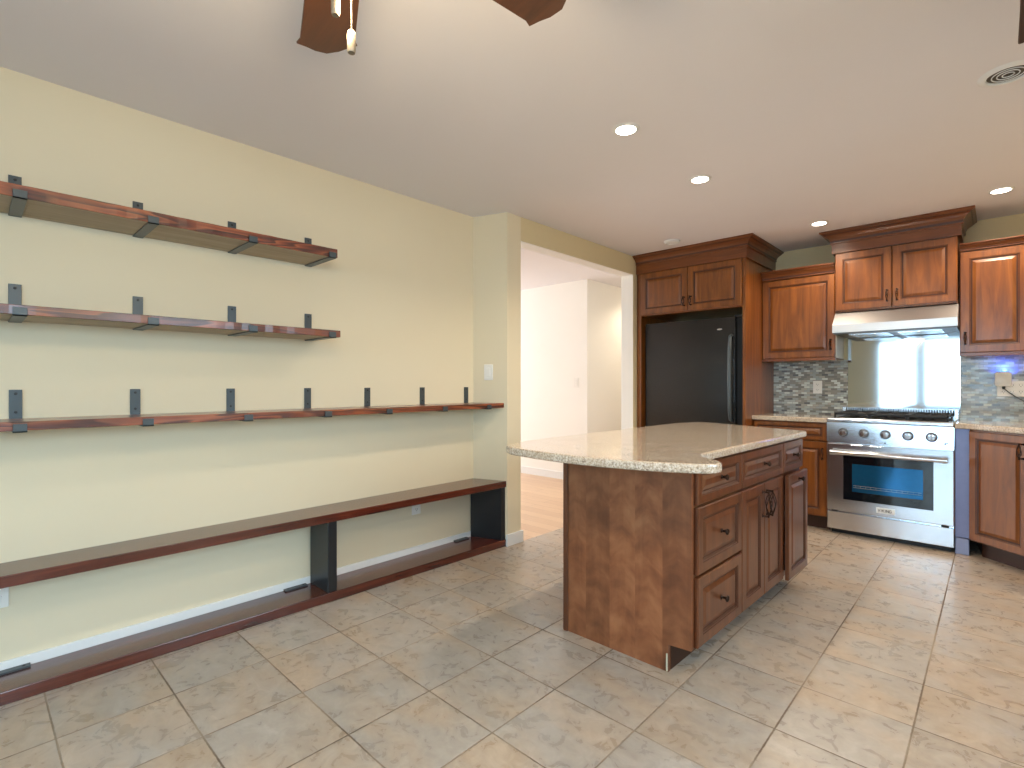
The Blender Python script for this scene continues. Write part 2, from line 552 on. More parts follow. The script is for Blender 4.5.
def dup(root, loc, rotz, label):
    r = root.copy(); COL.objects.link(r); r.location = loc; r.rotation_euler = (0, 0, rotz); r['label'] = label
    for ch in list(root.children):
        c = ch.copy(); COL.objects.link(c); c.parent = r
        for g in list(ch.children):
            d = g.copy(); COL.objects.link(d); d.parent = c
    return r


# ------------------------------------------------------------------ the room shell
RY0, RY1 = 2.615, 2.708    # the short return wall runs from (XL, RY0) to (XO, RY1)
T = 0.12
OY0, OY1, OZ = 2.855, 4.50, 2.262
struct(MB().box(XO, XR, YF, YB, -0.06, 0).box(XL, XO, YF, OY0 - 0.001, -0.06, 0).build('floor', M['tile']))
struct(MB().box(-7.0, XO, OY0, 8.0, -0.062, 0.0).box(-7.0, XL - 0.001, 0.9, OY0, -0.062, 0.0).build('floor_hall', M['hall_floor']))
struct(MB().box(-7.1, XR + 0.1, YF - 0.1, 8.1, H, H + 0.08).build('ceiling', M['ceiling']))
struct(MB().prism([(XL, YF), (XL, RY0), (XO, RY1), (XO, OY0), (XO - T, OY0), (XO - T, OY0 - 0.02), (XL - T, OY0 - 0.02), (XL - T, YF)], 0, H)
       .build('wall_left', M['wall']))
# kitchen-side wall: header above the opening and the strip beside the fridge
struct(MB().box(XO - T, XO, OY0, OY1, OZ, H).box(XO - T, XO, OY1, YB + 0.1, 0, H).build('wall_opening', M['wall_kitchen']))
# white reveal lining of the opening
struct(MB().box(XO - T - 0.002, XO - 0.004, OY1 - 0.004, OY1, 0, OZ).box(XO - T - 0.002, XO - 0.004, OY0, OY0 + 0.004, 0, OZ)
       .box(XO - T - 0.002, XO - 0.004, OY0, OY1, OZ - 0.004, OZ).build('trim_1', M['wall_hall']))
struct(MB().box(XO, XR + 0.1, YB, YB + 0.1, 0, H).build('wall_back', M['wall_kitchen']))
# right wall with its window and an added second one, wall behind the camera with the sliding door (both outside the frame)
wy0, wy1, wz0, wz1 = -1.30, 0.20, 0.85, 2.05
ky0, ky1 = 1.05, 2.45
struct(MB().box(XR, XR + 0.1, YF, wy0, 0, H).box(XR, XR + 0.1, wy1, ky0, 0, H).box(XR, XR + 0.1, ky1, YB, 0, H).box(XR, XR + 0.1, wy0, wy1, 0, wz0)
       .box(XR, XR + 0.1, wy0, wy1, wz1, H).box(XR, XR + 0.1, ky0, ky1, 0, wz0 + 0.15).box(XR, XR + 0.1, ky0, ky1, wz1, H).build('wall_right', M['wall']))
dx0, dx1, dz1 = -1.78, 0.28, 2.08
struct(MB().box(XL - T, dx0, YF - 0.1, YF, 0, H).box(dx1, XR + 0.1, YF - 0.1, YF, 0, H).box(dx0, dx1, YF - 0.1, YF, dz1, H)
       .build('wall_front', M['wall']))
# window and sliding door
for nm_, a_, b_, c_ in (('window_1', wy0, wy1, wz0), ('window_2', ky0, ky1, wz0 + 0.15)):
    m_ = (a_ + b_) / 2; X0, X1 = XR + 0.03, XR + 0.08
    wf = struct(MB().box(X0, X1, a_, b_, c_, c_ + 0.05).box(X0, X1, a_, b_, wz1 - 0.05, wz1).box(X0, X1, a_, a_ + 0.05, c_ + 0.05, wz1 - 0.05)
                .box(X0, X1, b_ - 0.05, b_, c_ + 0.05, wz1 - 0.05).box(X0, X1, m_ - 0.025, m_ + 0.025, c_ + 0.05, wz1 - 0.05).build(nm_, M['trim']))
    MB().box(XR + 0.052, XR + 0.058, a_ + 0.04, b_ - 0.04, c_ + 0.04, wz1 - 0.04).build('pane', M['glass'], wf)
mid, mid2 = -1.08, -0.40
df = struct(MB().box(dx0, dx1, YF - 0.08, YF - 0.03, 0, 0.06).box(dx0, dx1, YF - 0.08, YF - 0.03, dz1 - 0.06, dz1)
            .box(dx0, dx0 + 0.06, YF - 0.08, YF - 0.03, 0, dz1).box(dx1 - 0.06, dx1, YF - 0.08, YF - 0.03, 0, dz1)
            .box(mid - 0.09, mid + 0.09, YF - 0.08, YF - 0.03, 0, dz1).box(mid2 - 0.05, mid2 + 0.05, YF - 0.08, YF - 0.03, 0, dz1).build('door_1', M['trim']))
MB().box(dx0 + 0.05, dx1 - 0.05, YF - 0.058, YF - 0.052, 0.05, dz1 - 0.05).build('pane', M['glass'], df)
# hall beyond the opening
HXC, HYC = -3.56, 5.09
struct(MB().box(-7.0, HXC, HYC, 8.0, 0, H).build('wall_hall_far', M['wall_hall']))
struct(MB().box(HXC, XO - T, 7.4, 7.5, 0, H).build('wall_hall_end', M['wall_hall']))
struct(MB().box(XO - T - 0.015, XO - T - 0.003, OY1, 7.4, 0, H).box(XL - T - 0.015, XL - T - 0.003, 1.0, OY0 - 0.032, 0, H).box(XL - T - 0.015, XO - T - 0.003, OY0 - 0.019, OY0 - 0.007, 0, H).build('wall_hall_side', M['wall_hall']))
struct(MB().box(-7.0, XL - T, 0.9, 1.0, 0, H).build('wall_hall_near', M['wall_hall']))
struct(MB().box(-7.1, -7.0, 0.9, 8.0, 0, H).build('wall_hall_left', M['wall_hall']))
# baseboards
struct(MB().box(XL, XL + 0.014, YF, RY0 - 0.002, 0, 0.088, c=0.003).build('baseboard_left', M['trim']))
struct(MB().prism([(XO, RY1 - 0.014), (XO + 0.014, RY1 - 0.014), (XO + 0.014, OY0 + 0.014), (XO - T, OY0 + 0.014), (XO - T, OY0), (XO, OY0)], 0, 0.088, c=0.003)
       .build('baseboard_corner', M['trim']))
struct(MB().box(-7.0, HXC + 0.014, HYC - 0.014, HYC, 0, 0.09).box(HXC, HXC + 0.014, HYC, 7.4, 0, 0.09).build('baseboard_hall', M['trim']))


# ------------------------------------------------------------------ wall shelves on strap brackets
def footprint(x1, y0, y1, back=XL + 0.001):
    """board along the shelf wall; y1=None ends against the slanted return wall"""
    if y1 is not None:
        return [(back, y0), (x1, y0), (x1, y1), (back, y1)]
    k = (RY1 - RY0) / (XO - XL); g = 0.004
    return [(back, y0), (x1, y0), (x1, RY0 + k * (x1 - XL) - g), (back, RY0 + k * (back - XL) - g)]


YS = -0.75


def wavy_board(name, label, z0, z1, x1, y1):
    """thick plank whose front edge is slightly live (uneven)"""
    rnd = random.Random(int(z0 * 100)); fp = footprint(x1, YS, y1)
    back0, front0, front1, back1 = fp
    n = 60; pts = [back0]
    for i in range(n + 1):
        t = i / n; y = front0[1] + (front1[1] - front0[1]) * t
        pts.append((x1 + rnd.uniform(-0.0018, 0.0018), y))
    pts.append(back1)
    o = MB().prism(pts, z0, z1, 0, 1, c=0.002).build(name, [M['shelf'], M['raw']])
    return tag(o, label, 'shelf')


XS = -2.62
wavy_board('wall_shelf', 'short reddish wood plank shelf with pale underside, topmost on the yellow wall', 1.862, 1.909, -2.58, 1.368)
wavy_board('wall_shelf', 'short reddish wood plank shelf, middle one of the three on the yellow wall', 1.437, 1.473, -2.58, 1.385)
wavy_board('wall_shelf', 'long reddish wood plank shelf reaching the wall corner above the bench', 1.012, 1.046, XS, None)


def bracket(zb, zt, y, label, grp, XS=-2.58):
    b = thing('shelf_bracket', label, 'bracket', (XL, y, zb), 0, grp)
    wd = 0.0195; th = 0.006; L = XS - XL + 0.0035; hh = zt - zb
    MB().box(0.001, 0.001 + th, -wd, wd, -th, hh, c=0.0008).build('wall_plate', M['black'], b)
    MB().box(0.001, L + th, -wd, wd, -th, -0.0003, c=0.0008).build('strap', M['black'], b)
    MB().box(L, L + th, -wd, wd, -th, 0.026, c=0.0008).build('front_lip', M['black'], b)
    for z in (hh - 0.016, hh - 0.09):
        MB().lathe([(0.0065, 0), (0.0065, 0.0012), (0.004, 0.003), (0, 0.0035)], (0.005, 0, z), 'x', 12).build('screw', M['rubber'], b)


ordn = ['nearest the left edge of the photo', 'second from the left', 'third from the left', 'at the right end']
for (zb, zt, nm) in ((1.862, 2.018, 'top wall shelf'), (1.437, 1.585, 'middle wall shelf')):
    for i, y in enumerate((0.133, 0.538, 0.936, 1.338)):
        bracket(zb, zt, y, 'black steel strap bracket under the %s, %s' % (nm, ordn[i]), 'brackets of the ' + nm)
names3 = ['nearest the left edge of the photo', 'second from the left', 'third from the left', 'below the upper shelf ends',
          'third from the right end', 'second from the right end', 'right beside the wall corner']
for i, y in enumerate((0.135, 0.528, 0.93, 1.335, 1.718, 2.14, 2.54)):
    bracket(1.012, 1.162, y, 'black steel strap bracket of the long lower shelf, ' + names3[i], 'brackets of the long lower shelf', -2.62)

# ------------------------------------------------------------------ bench
XBF = -2.655
bench = thing('bench', 'long red brown wooden wall bench with black upright boards', 'bench', (XL, 1.0, 0))


def benchboard(name, z0, z1, xa, xb):
    k = (RY1 - RY0) / (XO - XL); g = 0.004; bk = XL + (0.016 if z0 < 0.08 else 0.001)
    fp = [(bk, YS), (xa, YS), (xb, RY0 + k * (xb - XL) - g), (bk, RY0 + k * (bk - XL) - g)]
    return MB().prism(fp, z0, z1, c=0.003).build(name, M['bench'], bench, world=True)


benchboard('seat_board', 0.432, 0.477, -2.680, -2.604)
benchboard('base_board', 0.001, 0.050, -2.678, -2.604)
k = (RY1 - RY0) / (XO - XL)
MB().box(XL + 0.016, -2.640, 1.345, 1.398, 0.050, 0.432, c=0.002).build('upright', M['blackboard'], bench, world=True)
MB().box(XL + 0.016, -2.68, -0.55, -0.50, 0.050, 0.432, c=0.002).build('upright', M['blackboard'], bench, world=True)
xa, xb = XL + 0.016, -2.612
MB().prism([(xa, RY0 + k * (xa - XL) - 0.046), (xb, RY0 + k * (xb - XL) - 0.046), (xb, RY0 + k * (xb - XL) - 0.006), (xa, RY0 + k * (xa - XL) - 0.006)],
           0.050, 0.432, c=0.002).build('upright', M['blackboard'], bench, world=True)
for y, lab in ((0.115, 'flat black bracket on the base board under the white outlet, far left'),
               (1.255, 'flat black bracket on the base board left of the middle black upright'),
               (2.47, 'flat black bracket on the base board by the right end upright')):
    b = thing('flat_bracket', lab, 'bracket', (XL + 0.016, y, 0.0502), 0, 'flat brackets on the bench base board')
    MB().box(0.0, 0.032, -0.062, 0.062, 0, 0.008, c=0.001).build('plate', M['black'], b)
    for q in (-0.042, 0.042):
        MB().lathe([(0.006, 0), (0.006, 0.001), (0, 0.0025)], (0.016, q, 0.008), 'z', 12).build('screw', M['rubber'], b)


# ------------------------------------------------------------------ outlets and switches
def outlet(label, loc, rotz, w=0.072, h=0.116, gangs=1, name='wall_outlet', cat='outlet', rocker=False):
    """local frame: plate in the xz plane, facing -y"""
    o = thing(name, label, cat, loc, rotz)
    MB().box(-w / 2, w / 2, -0.006, 0, -h / 2, h / 2, c=0.002).build('cover_plate', M['white'], o)
    for g in range(gangs):
        cx = (g - (gangs - 1) / 2) * 0.046
        if rocker:
            MB().box(cx - 0.016, cx + 0.016, -0.010, -0.005, -0.032, 0.032, c=0.002).build('rocker', M['white'], o)
        else:
            for z in (-0.024, 0.024):
                s = MB().box(cx - 0.016, cx + 0.016, -0.008, -0.005, z - 0.014, z + 0.014, c=0.002).build('socket', M['white'], o)
                MB().box(cx - 0.008, cx - 0.006, -0.0085, -0.0078, z - 0.002, z + 0.008).box(cx + 0.006, cx + 0.008, -0.0085, -0.0078, z - 0.002, z + 0.008) \
                    .lathe([(0.0024, 0), (0.0024, 0.0006)], (cx, -0.0079, z - 0.008), '-y', 10).build('slots', M['slot'], s)
    return o


ra = math.atan2(RY1 - RY0, XO - XL)
sx_ = -2.742
outlet('white rocker light switch on the short return wall', (sx_, RY0 + k * (sx_ - XL) - 0.001, 1.272), ra, rocker=True, name='light_switch', cat='switch')
outlet('white wall outlet partly hidden behind the bench seat, right half', (XL, 2.09, 0.36), PI / 2)
outlet('white wall outlet below the bench at the left edge of the photo', (XL, 0.080, 0.358), PI / 2)
outlet('white outlet on the mosaic backsplash left of the range', (-1.185, YB - 0.012, 1.156), 0)
outlet('wide white outlet behind the white plug-in device right of the range', (0.085, YB - 0.012, 1.150), 0, w=0.165, h=0.116, gangs=3)
outlet('small white switch on the far bright hall wall', (-3.72, HYC, 1.20), 0, rocker=True, name='light_switch', cat='switch')

# plug-in device with blue glow, and its cord
dv = thing('plug_in_device', 'white rounded plug-in device glowing blue on the mosaic backsplash', 'device', (0.036, YB - 0.021, 1.222))
def rrect(w, h, r, n=6):
    pts = []
    for cx, cz, a0 in ((w - r, h - r, 0), (-w + r, h - r, 90), (-w + r, -h + r, 180), (w - r, -h + r, 270)):
        for i in range(n + 1):
            a = math.radians(a0 + 90 * i / n); pts.append((cx + r * math.cos(a), cz + r * math.sin(a)))
    return pts
body = MB().prism(rrect(0.046, 0.055, 0.018), 0.0, 0.042, c=0.008)
body.xform(lambda p: (p.x, -p.z, p.y)); body.build('body', M['white'], dv, smooth=True)
gl = MB().prism(rrect(0.034, 0.043, 0.012), -0.008, -0.0005); gl.xform(lambda p: (p.x, -p.z, p.y + 0.014)); gl.build('blue_glow_ring', M['blue_led'], dv)
pl_ = bpy.data.lights.new('device_glow', 'SPOT'); pl_.energy = 0.9; pl_.spot_size = math.radians(150); pl_.color = (0.05, 0.12, 1.0); pl_.shadow_soft_size = 0.01
plo = bpy.data.objects.new('device_glow', pl_); COL.objects.link(plo); plo.location = (0.046, YB - 0.050, 1.290); plo.rotation_euler = (PI / 2 + 0.4, 0, 0)
cord = MB().tube([(0.040, YB - 0.05, 1.163), (0.042, YB - 0.045, 1.150), (0.07, YB - 0.03, 1.12), (0.11, YB - 0.028, 1.085), (0.16, YB - 0.03, 1.05), (0.24, YB - 0.03, 1.0),
                  (0.30, YB - 0.04, 0.93), (0.36, YB - 0.06, 0.914)], 0.0035, 8)
cord.lathe([(0.007, -0.022), (0.009, -0.012), (0.009, 0.0)], (0.040, YB - 0.05, 1.168), 'z', 12)
tag(cord.build('power_cord', M['rubber'], smooth=True), 'thin black cord drooping from the white plug-in device', 'cord')


# ------------------------------------------------------------------ cabinet kit (local frame: x right, y into the cabinet, z up, face at y=0)
def door_panel(parent, x0, x1, z0, z1, mat, name='door', th=0.02, st=0.062, y=0.0):
    """raised-panel door; glazed grooves"""
    w, h = x1 - x0, z1 - z0
    st = min(st, w * 0.30, h * 0.30)
    yf = y - th
    rings = [(0.0, y, 0), (0.0, yf + 0.004, 0), (0.004, yf, 0), (st - 0.012, yf, 0), (st - 0.009, yf + 0.003, 1), (st - 0.006, yf + 0.003, 0), (st, yf + 0.009, 1),
             (st + 0.005, yf + 0.009, 1), (st + 0.022, yf + 0.003, 0), (st + 0.024, yf + 0.0025, 0)]
    mb = MB()
    vs = []
    for ins, yy, _ in rings:
        vs += [(x0 + ins, yy, z0 + ins), (x1 - ins, yy, z0 + ins), (x1 - ins, yy, z1 - ins), (x0 + ins, yy, z1 - ins)]
    mb.v = vs
    for r in range(1, len(rings)):
        for i in range(4):
            j = (i + 1) % 4
            mb.f.append(((r - 1) * 4 + i, (r - 1) * 4 + j, r * 4 + j, r * 4 + i)); mb.mi.append(rings[r][2])
    e = (len(rings) - 1) * 4
    mb.f.append((e, e + 1, e + 2, e + 3)); mb.mi.append(0)
    mb.f.append((3, 2, 1, 0)); mb.mi.append(0)
    return mb.build(name, [mat, M['glaze']], parent)


def knob(parent, x, z, y=-0.02, r=0.015):
    return MB().lathe([(0.010, 0), (0.009, 0.003), (0.005, 0.006), (0.005, 0.014), (r * 0.7, 0.019), (r, 0.024), (r * 0.8, 0.030), (0, 0.033)],
                      (x, y, z), '-y', 16).build('knob', M['bronze'], parent, smooth=True)


def pull(parent, x, z, L=0.10, y=-0.02, out=0.028, wide=0.013):
    """birdcage pull: two posts and four bowed wires"""
    mb = MB()
    for s in (-1, 1):
        mb.lathe([(0.008, 0), (0.006, 0.003), (0.0045, 0.006), (0.0045, out)], (x, y, z + s * L * 0.5), '-y', 12)
        mb.lathe([(0.003, -0.006), (0.0075, 0), (0.003, 0.006)], (x, y - out, z + s * L * 0.5), 'z', 12)
    for kk in range(4):
        a = kk * PI / 2 + 0.5
        pts = []
        for i in range(13):
            t = i / 12; b = math.sin(PI * t) * wide; tw = a + t * 1.6
            pts.append((x + b * math.cos(tw), y - out - 0.002 + b * math.sin(tw), z + (t - 0.5) * L * 0.94))
        mb.tube(pts, 0.0024, 6)
    return mb.build('handle', M['bronze'], parent, smooth=True)


def crown(parent, x0, x1, y0, y1, z0, z1, proj, left=True, right=True, frieze=0.0, over=0.0, name='crown_moulding', mat=None):
    """moulding round the front and sides of a box x0..x1, y0(front)..y1(back); flares outward to z1"""
    h = z1 - z0 - frieze
    prof = [(over, 0.0)]
    if frieze: prof += [(over, frieze)]
    b = frieze
    prof += [(over + proj * 0.10, b + h * 0.00), (over + proj * 0.16, b + h * 0.05), (over + proj * 0.16, b + h * 0.12), (over + proj * 0.08, b + h * 0.15),
             (over + proj * 0.14, b + h * 0.30), (over + proj * 0.28, b + h * 0.48), (over + proj * 0.50, b + h * 0.62), (over + proj * 0.66, b + h * 0.68),
             (over + proj * 0.66, b + h * 0.73), (over + proj * 0.78, b + h * 0.77), (over + proj * 0.90, b + h * 0.86), (over + proj, b + h * 0.88), (over + proj, b + h)]
    dark_rows = {len(prof) - 10, len(prof) - 5}
    mb = MB(); n = len(prof)
    for d, zz in prof:
        dl = d if left else 0; dr = d if right else 0
        mb.v += [(x0 - dl, y1, z0 + zz), (x0 - dl, y0 - d, z0 + zz), (x1 + dr, y0 - d, z0 + zz), (x1 + dr, y1, z0 + zz)]
    for i in range(n - 1):
        for j in range(3):
            mb.f.append((i * 4 + j, i * 4 + j + 1, (i + 1) * 4 + j + 1, (i + 1) * 4 + j)); mb.mi.append(1 if i in dark_rows else 0)
        mb.f.append((i * 4 + 3, i * 4, (i + 1) * 4, (i + 1) * 4 + 3)); mb.mi.append(0)
    mb.f.append((3, 2, 1, 0)); mb.mi.append(0)
    e = (n - 1) * 4; mb.f.append((e, e + 1, e + 2, e + 3)); mb.mi.append(0)
    return mb.build(name, [mat or M['cherry_h'], M['glaze']], parent)


# --- fridge surround cabinet
FX0, FX1, FY = -2.592, -1.560, 4.56
fc = thing('fridge_cabinet', 'tall cherry wood cabinet surround built over the black fridge', 'cabinet', (FX0, FY, 0))
W_ = FX1 - FX0; D_ = YB - FY
carc = MB().box(0.0, 0.045, 0, D_, 0, 2.27).box(W_ - 0.022, W_, 0, D_, 0, 2.27).box(0.045, W_ - 0.022, 0, D_, 2.25, 2.27) \
    .box(0.045, W_ - 0.022, 0.0, D_, 1.852, 1.872).box(0.045, W_ - 0.022, D_ - 0.01, D_, 1.872, 2.25)
carc.build('body', M['cherry'], fc)
midx = 0.045 + (W_ - 0.067) / 2
d1 = door_panel(fc, 0.050, midx - 0.002, 1.862, 2.262, M['cherry'])
pull(d1, midx - 0.032, 1.862 + 0.085, 0.075)
d2 = door_panel(fc, midx + 0.002, W_ - 0.026, 1.862, 2.262, M['cherry'])
pull(d2, midx + 0.032, 1.862 + 0.085, 0.075)
crown(fc, 0.0, W_, 0.0, D_ - 0.001, 2.266, H - 0.002, 0.072, left=False, frieze=0.088, over=0.018)

# --- fridge
fr = thing('refrigerator', 'black textured refrigerator under the cherry cabinet', 'refrigerator', (-2.53, 4.62, 0))
MB().box(0, 0.925, 0.045, 0.66, 0.02, 1.775, c=0.004).build('body', M['rubber'], fr)
fpts = [(0.004, 0.04), (0.004, -0.008)] + [(0.004 + 0.864 * t_ / 16, -0.012 - 0.014 * (1 - (t_ / 8 - 1) ** 2)) for t_ in range(17)] + [(0.868, -0.008), (0.868, 0.04)]
fpts = [fpts[0]] + fpts[2:-2] + [fpts[-1]]
fd = MB().prism(fpts, 0.62, 1.775, c=0.004).build('door', M['fridge'], fr, smooth=True)
MB().box(0.004, 0.868, -0.02, 0.04, 0.06, 0.608, c=0.012).build('freezer_drawer', M['fridge'], fr)
hp = [(0.842, -0.020, 0.86), (0.842, -0.055, 0.875), (0.842, -0.068, 0.95), (0.842, -0.076, 1.25), (0.842, -0.068, 1.50), (0.842, -0.055, 1.60), (0.842, -0.020, 1.615)]
MB().tube(hp, [0.012, 0.014, 0.016, 0.016, 0.016, 0.014, 0.012], 12).build('handle', M['black'], fd, smooth=True)
MB().lathe([(0.024, 0), (0.024, 0.003), (0.020, 0.005), (0, 0.0055)], (0, 0, 0), '-y', 24).xform(lambda p: (p.x * 1.0 + 0.735, p.y - 0.0165, p.z * 0.36 + 1.672)).build('badge', M['chrome'], fd, smooth=True)
MB().box(0.02, 0.905, -0.005, 0.03, 0.02, 0.055).build('grille', M['rubber'], fr)
MB().box(0.86, 0.92, 0.0, 0.045, 1.775, 1.79).build('hinge_cover', M['rubber'], fr)


# --- upper cabinets
def upper(label, x0, x1, yf, z0, z1, doors, crown_to, proj, frieze=0.0, over=0.0, left=True, right=True, handle='right', side_mat=None):
    c = thing('wall_cabinet', label, 'cabinet', (x0, yf, z0), 0)
    w_, d_, h_ = x1 - x0, YB - yf, z1 - z0
    MB().box(0, w_, 0, d_ - 0.002, 0, h_).build('body', M['cherry'], c)
    if side_mat: MB().box(w_, w_ + 0.004, 0.01, d_ - 0.012, 0.004, h_ - 0.3).build('side_panel', side_mat, c)['label'] = 'pale cream side panel'
    n = doors
    for i in range(n):
        a = w_ * i / n + 0.003; b = w_ * (i + 1) / n - 0.003
        d = door_panel(c, a, b, 0.012, h_ - 0.006, M['cherry'])
        if n == 2: pull(d, b - 0.028 if i == 0 else a + 0.028, 0.10, 0.08, wide=0.008)
        else: pull(d, b - 0.028 if handle == 'right' else a + 0.028, 0.115, 0.08, wide=0.008)
    if n == 1: MB().box(0, w_, -0.018, 0.0, -0.016, 0.010, c=0.002).build('light_rail', M['cherry_h'], c)
    crown(c, 0, w_, -0.0, d_ - 0.002, h_, crown_to - z0, proj, left, right, frieze, over)
    return c


upper('single door cherry wall cabinet between the fridge surround and the hood', FX1 + 0.003, -0.982, 5.0, 1.402, 2.115, 1, 2.195, 0.050, 0.0, 0.02, False, False, 'right', M['sidepanel'])
upper('taller two door cherry wall cabinet above the range hood', -0.972, -0.205, 4.94, 1.775, 2.262, 2, H - 0.002, 0.075, 0.075, 0.022)
upper('single door cherry wall cabinet right of the hood, above the glowing device', -0.196, 0.170, 5.0, 1.402, 2.150, 1, 2.200, 0.050, 0.0, 0.02, False, True, 'left')

# hanging wooden cabinet at the upper right corner of the picture
hc = thing('hanging_cabinet', 'dark edge of a ceiling-hung wooden cabinet in the upper right corner', 'cabinet', (0.047, 1.86, 2.20))
MB().box(0.004, 0.90, 0.004, 0.296, 0.012, 0.238).build('body', M['cherry'], hc)
MB().box(0, 0.90, 0, 0.30, 0, 0.014, c=0.003).build('bottom_moulding', M['toe'], hc)

# --- range hood
hd = thing('range_hood', 'stainless steel under-cabinet range hood above the range', 'range hood', (-0.972, 4.94, 1.60))
mb = MB(); ww = 0.772
prof = [(-0.11, 0.0), (-0.11, 0.062), (0.0, 0.168), (0.385, 0.168), (0.385, 0.0)]
vs = [(x, a, b) for x in (0.0, ww) for a, b in prof]; n = 5
mb.add(vs, [tuple(range(n)), tuple(range(2 * n - 1, n - 1, -1))] + [(i, (i + 1) % n, n + (i + 1) % n, n + i) for i in range(4)])
mb.build('canopy', M['steel_hood'], hd)
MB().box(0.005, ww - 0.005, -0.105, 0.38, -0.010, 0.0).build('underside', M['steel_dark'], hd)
for x in (0.10, 0.42):
    f_ = MB().box(x, x + 0.26, -0.03, 0.30, -0.016, -0.010)
    for i in range(11): f_.box(x + 0.012 + i * 0.022, x + 0.022 + i * 0.022, -0.02, 0.29, -0.019, -0.016)
    f_.build('filter', M['steel'], hd)

# --- backsplash
struct(MB().box(FX1 + 0.002, -0.955, YB - 0.011, YB - 0.001, 0.905, 1.40).box(-0.955, 0.60, YB - 0.011, YB - 0.001, 0.905, 1.40)
       .build('wall_backsplash', M['mosaic']))
tag(MB().box(-0.950, -0.203, YB - 0.016, YB - 0.012, 0.955, 1.590, c=0.001).build('steel_backsplash_panel', M['steel_panel']),
    'tall sheet of stainless steel on the wall behind the range', 'backsplash panel')

# --- range
RX0, RX1, RYF = -0.985, -0.213, 4.72
rg = thing('range', 'stainless steel gas range with five knobs and dark oven window', 'range', (RX0, RYF, 0))
rw = RX1 - RX0
MB().box(0.003, rw - 0.003, 0.025, 0.585, 0.045, 0.875).build('body', M['steel'], rg)
MB().box(0.02, rw - 0.02, 0.06, 0.56, 0.0, 0.045).build('plinth', M['rubber'], rg)
MB().box(0.0, rw, 0.0, 0.025, 0.040, 0.176, c=0.004).build('drawer', M['steel'], rg)
od = MB().box(0.0, rw, -0.012, 0.024, 0.192, 0.718, c=0.005).build('oven_door', M['steel'], rg)
MB().box(0.112, 0.660, -0.0165, -0.0125, 0.284, 0.628, c=0.002).build('window', M['oven_glass'], od)['label'] = 'dark glass oven window'
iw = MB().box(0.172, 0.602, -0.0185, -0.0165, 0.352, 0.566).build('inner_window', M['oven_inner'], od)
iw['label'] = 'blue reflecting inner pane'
rk = MB()
for z_ in (0.385, 0.400): rk.tube([(0.180, -0.0190, z_), (0.594, -0.0190, z_)], 0.0011, 6)
for i in range(13): rk.tube([(0.195 + i * 0.032, -0.0188, 0.385), (0.195 + i * 0.032, -0.0188, 0.400)], 0.0007, 5)
rk.build('oven_rack', M['nickel'], od)
MB().tube([(0.045, -0.062, 0.652), (rw - 0.045, -0.062, 0.652)], 0.0175, 20).lathe([(0.021, -0.012), (0.021, 0.020)], (0.045, -0.062, 0.652), 'x', 20) \
    .lathe([(0.021, -0.020), (0.021, 0.012)], (rw - 0.045, -0.062, 0.652), 'x', 20) \
    .box(0.038, 0.062, -0.060, -0.010, 0.642, 0.664, c=0.003).box(rw - 0.062, rw - 0.038, -0.060, -0.010, 0.642, 0.664, c=0.003).build('handle', M['chrome'], od, smooth=True)
# badge with lettering
bd = MB().box(0.325, 0.440, -0.0150, -0.0122, 0.214, 0.256, c=0.001).build('badge', M['trim'], od)
LET = {'V': [[(0, 1), (.5, 0), (1, 1)]], 'I': [[(.5, 0), (.5, 1)]], 'K': [[(0, 0), (0, 1)], [(1, 1), (0, .45)], [(.25, .6), (1, 0)]],
       'N': [[(0, 0), (0, 1), (1, 0), (1, 1)]], 'G': [[(1, .85), (.7, 1), (.25, 1), (0, .7), (0, .3), (.25, 0), (.75, 0), (1, .2), (1, .48), (.6, .48)]]}
lm = MB(); cx = 0.3365
for ch in 'VIKING':
    lw = 0.004 if ch == 'I' else 0.0125
    for st_ in LET[ch]:
        for (a, b), (c_, d_) in zip(st_[:-1], st_[1:]):
            lm.tube([(cx + a * lw, -0.0152, 0.225 + b * 0.020), (cx + c_ * lw, -0.0152, 0.225 + d_ * 0.020)], 0.0018, 6)
    cx += lw + 0.0048
lm.build('lettering', M['badge_ink'], bd)
# gap line hinge blocks
for x in (0.03, rw - 0.07): MB().box(x, x + 0.04, 0.002, 0.02, 0.1775, 0.190).build('hinge', M['rubber'], rg)
# control panel, slightly slanted
cp = MB(); vs = [(x, a, b) for x in (0.0, rw) for a, b in ((-0.012, 0.728), (-0.006, 0.882), (0.03, 0.882), (0.03, 0.728))]
cp.add(vs, [(0, 1, 2, 3), (7, 6, 5, 4), (0, 4, 5, 1), (1, 5, 6, 2), (2, 6, 7, 3), (3, 7, 4, 0)])
cpo = cp.build('control_panel', M['steel'], rg)
for i in range(5):
    x = 0.112 + i * 0.1345
    MB().lathe([(0.034, 0), (0.034, 0.004), (0.030, 0.006), (0.0, 0.006)], (x, -0.009, 0.806), '-y', 28).build('knob_bezel', M['steel_dark'], rg, smooth=True)
    MB().lathe([(0.024, 0), (0.026, 0.004), (0.024, 0.026), (0.021, 0.030), (0, 0.031)], (x, -0.0152, 0.806), '-y', 28) \
        .box(x - 0.006, x + 0.006, -0.054, -0.044, 0.784, 0.828, c=0.002).build('knob', M['chrome'], rg, smooth=True)
for x in (0.380,): MB().lathe([(0.006, 0), (0.006, 0.002), (0, 0.002)], (x, -0.0115, 0.742), '-y', 12).build('indicator', M['rubber'], rg)
MB().box(rw - 0.052, rw - 0.044, -0.0118, -0.0100, 0.756, 0.770).box(rw - 0.040, rw - 0.034, -0.0118, -0.0100, 0.762, 0.776).build('printed_mark', M['badge_ink'], rg)
MB().box(-0.001, rw + 0.001, -0.022, 0.56, 0.884, 0.916, c=0.008).build('cooktop', M['steel'], rg)
rs = MB().box(0.0, rw, 0.56, 0.592, 0.884, 0.985, c=0.002)
rs.build('rear_vent', M['steel'], rg)
sl = MB()
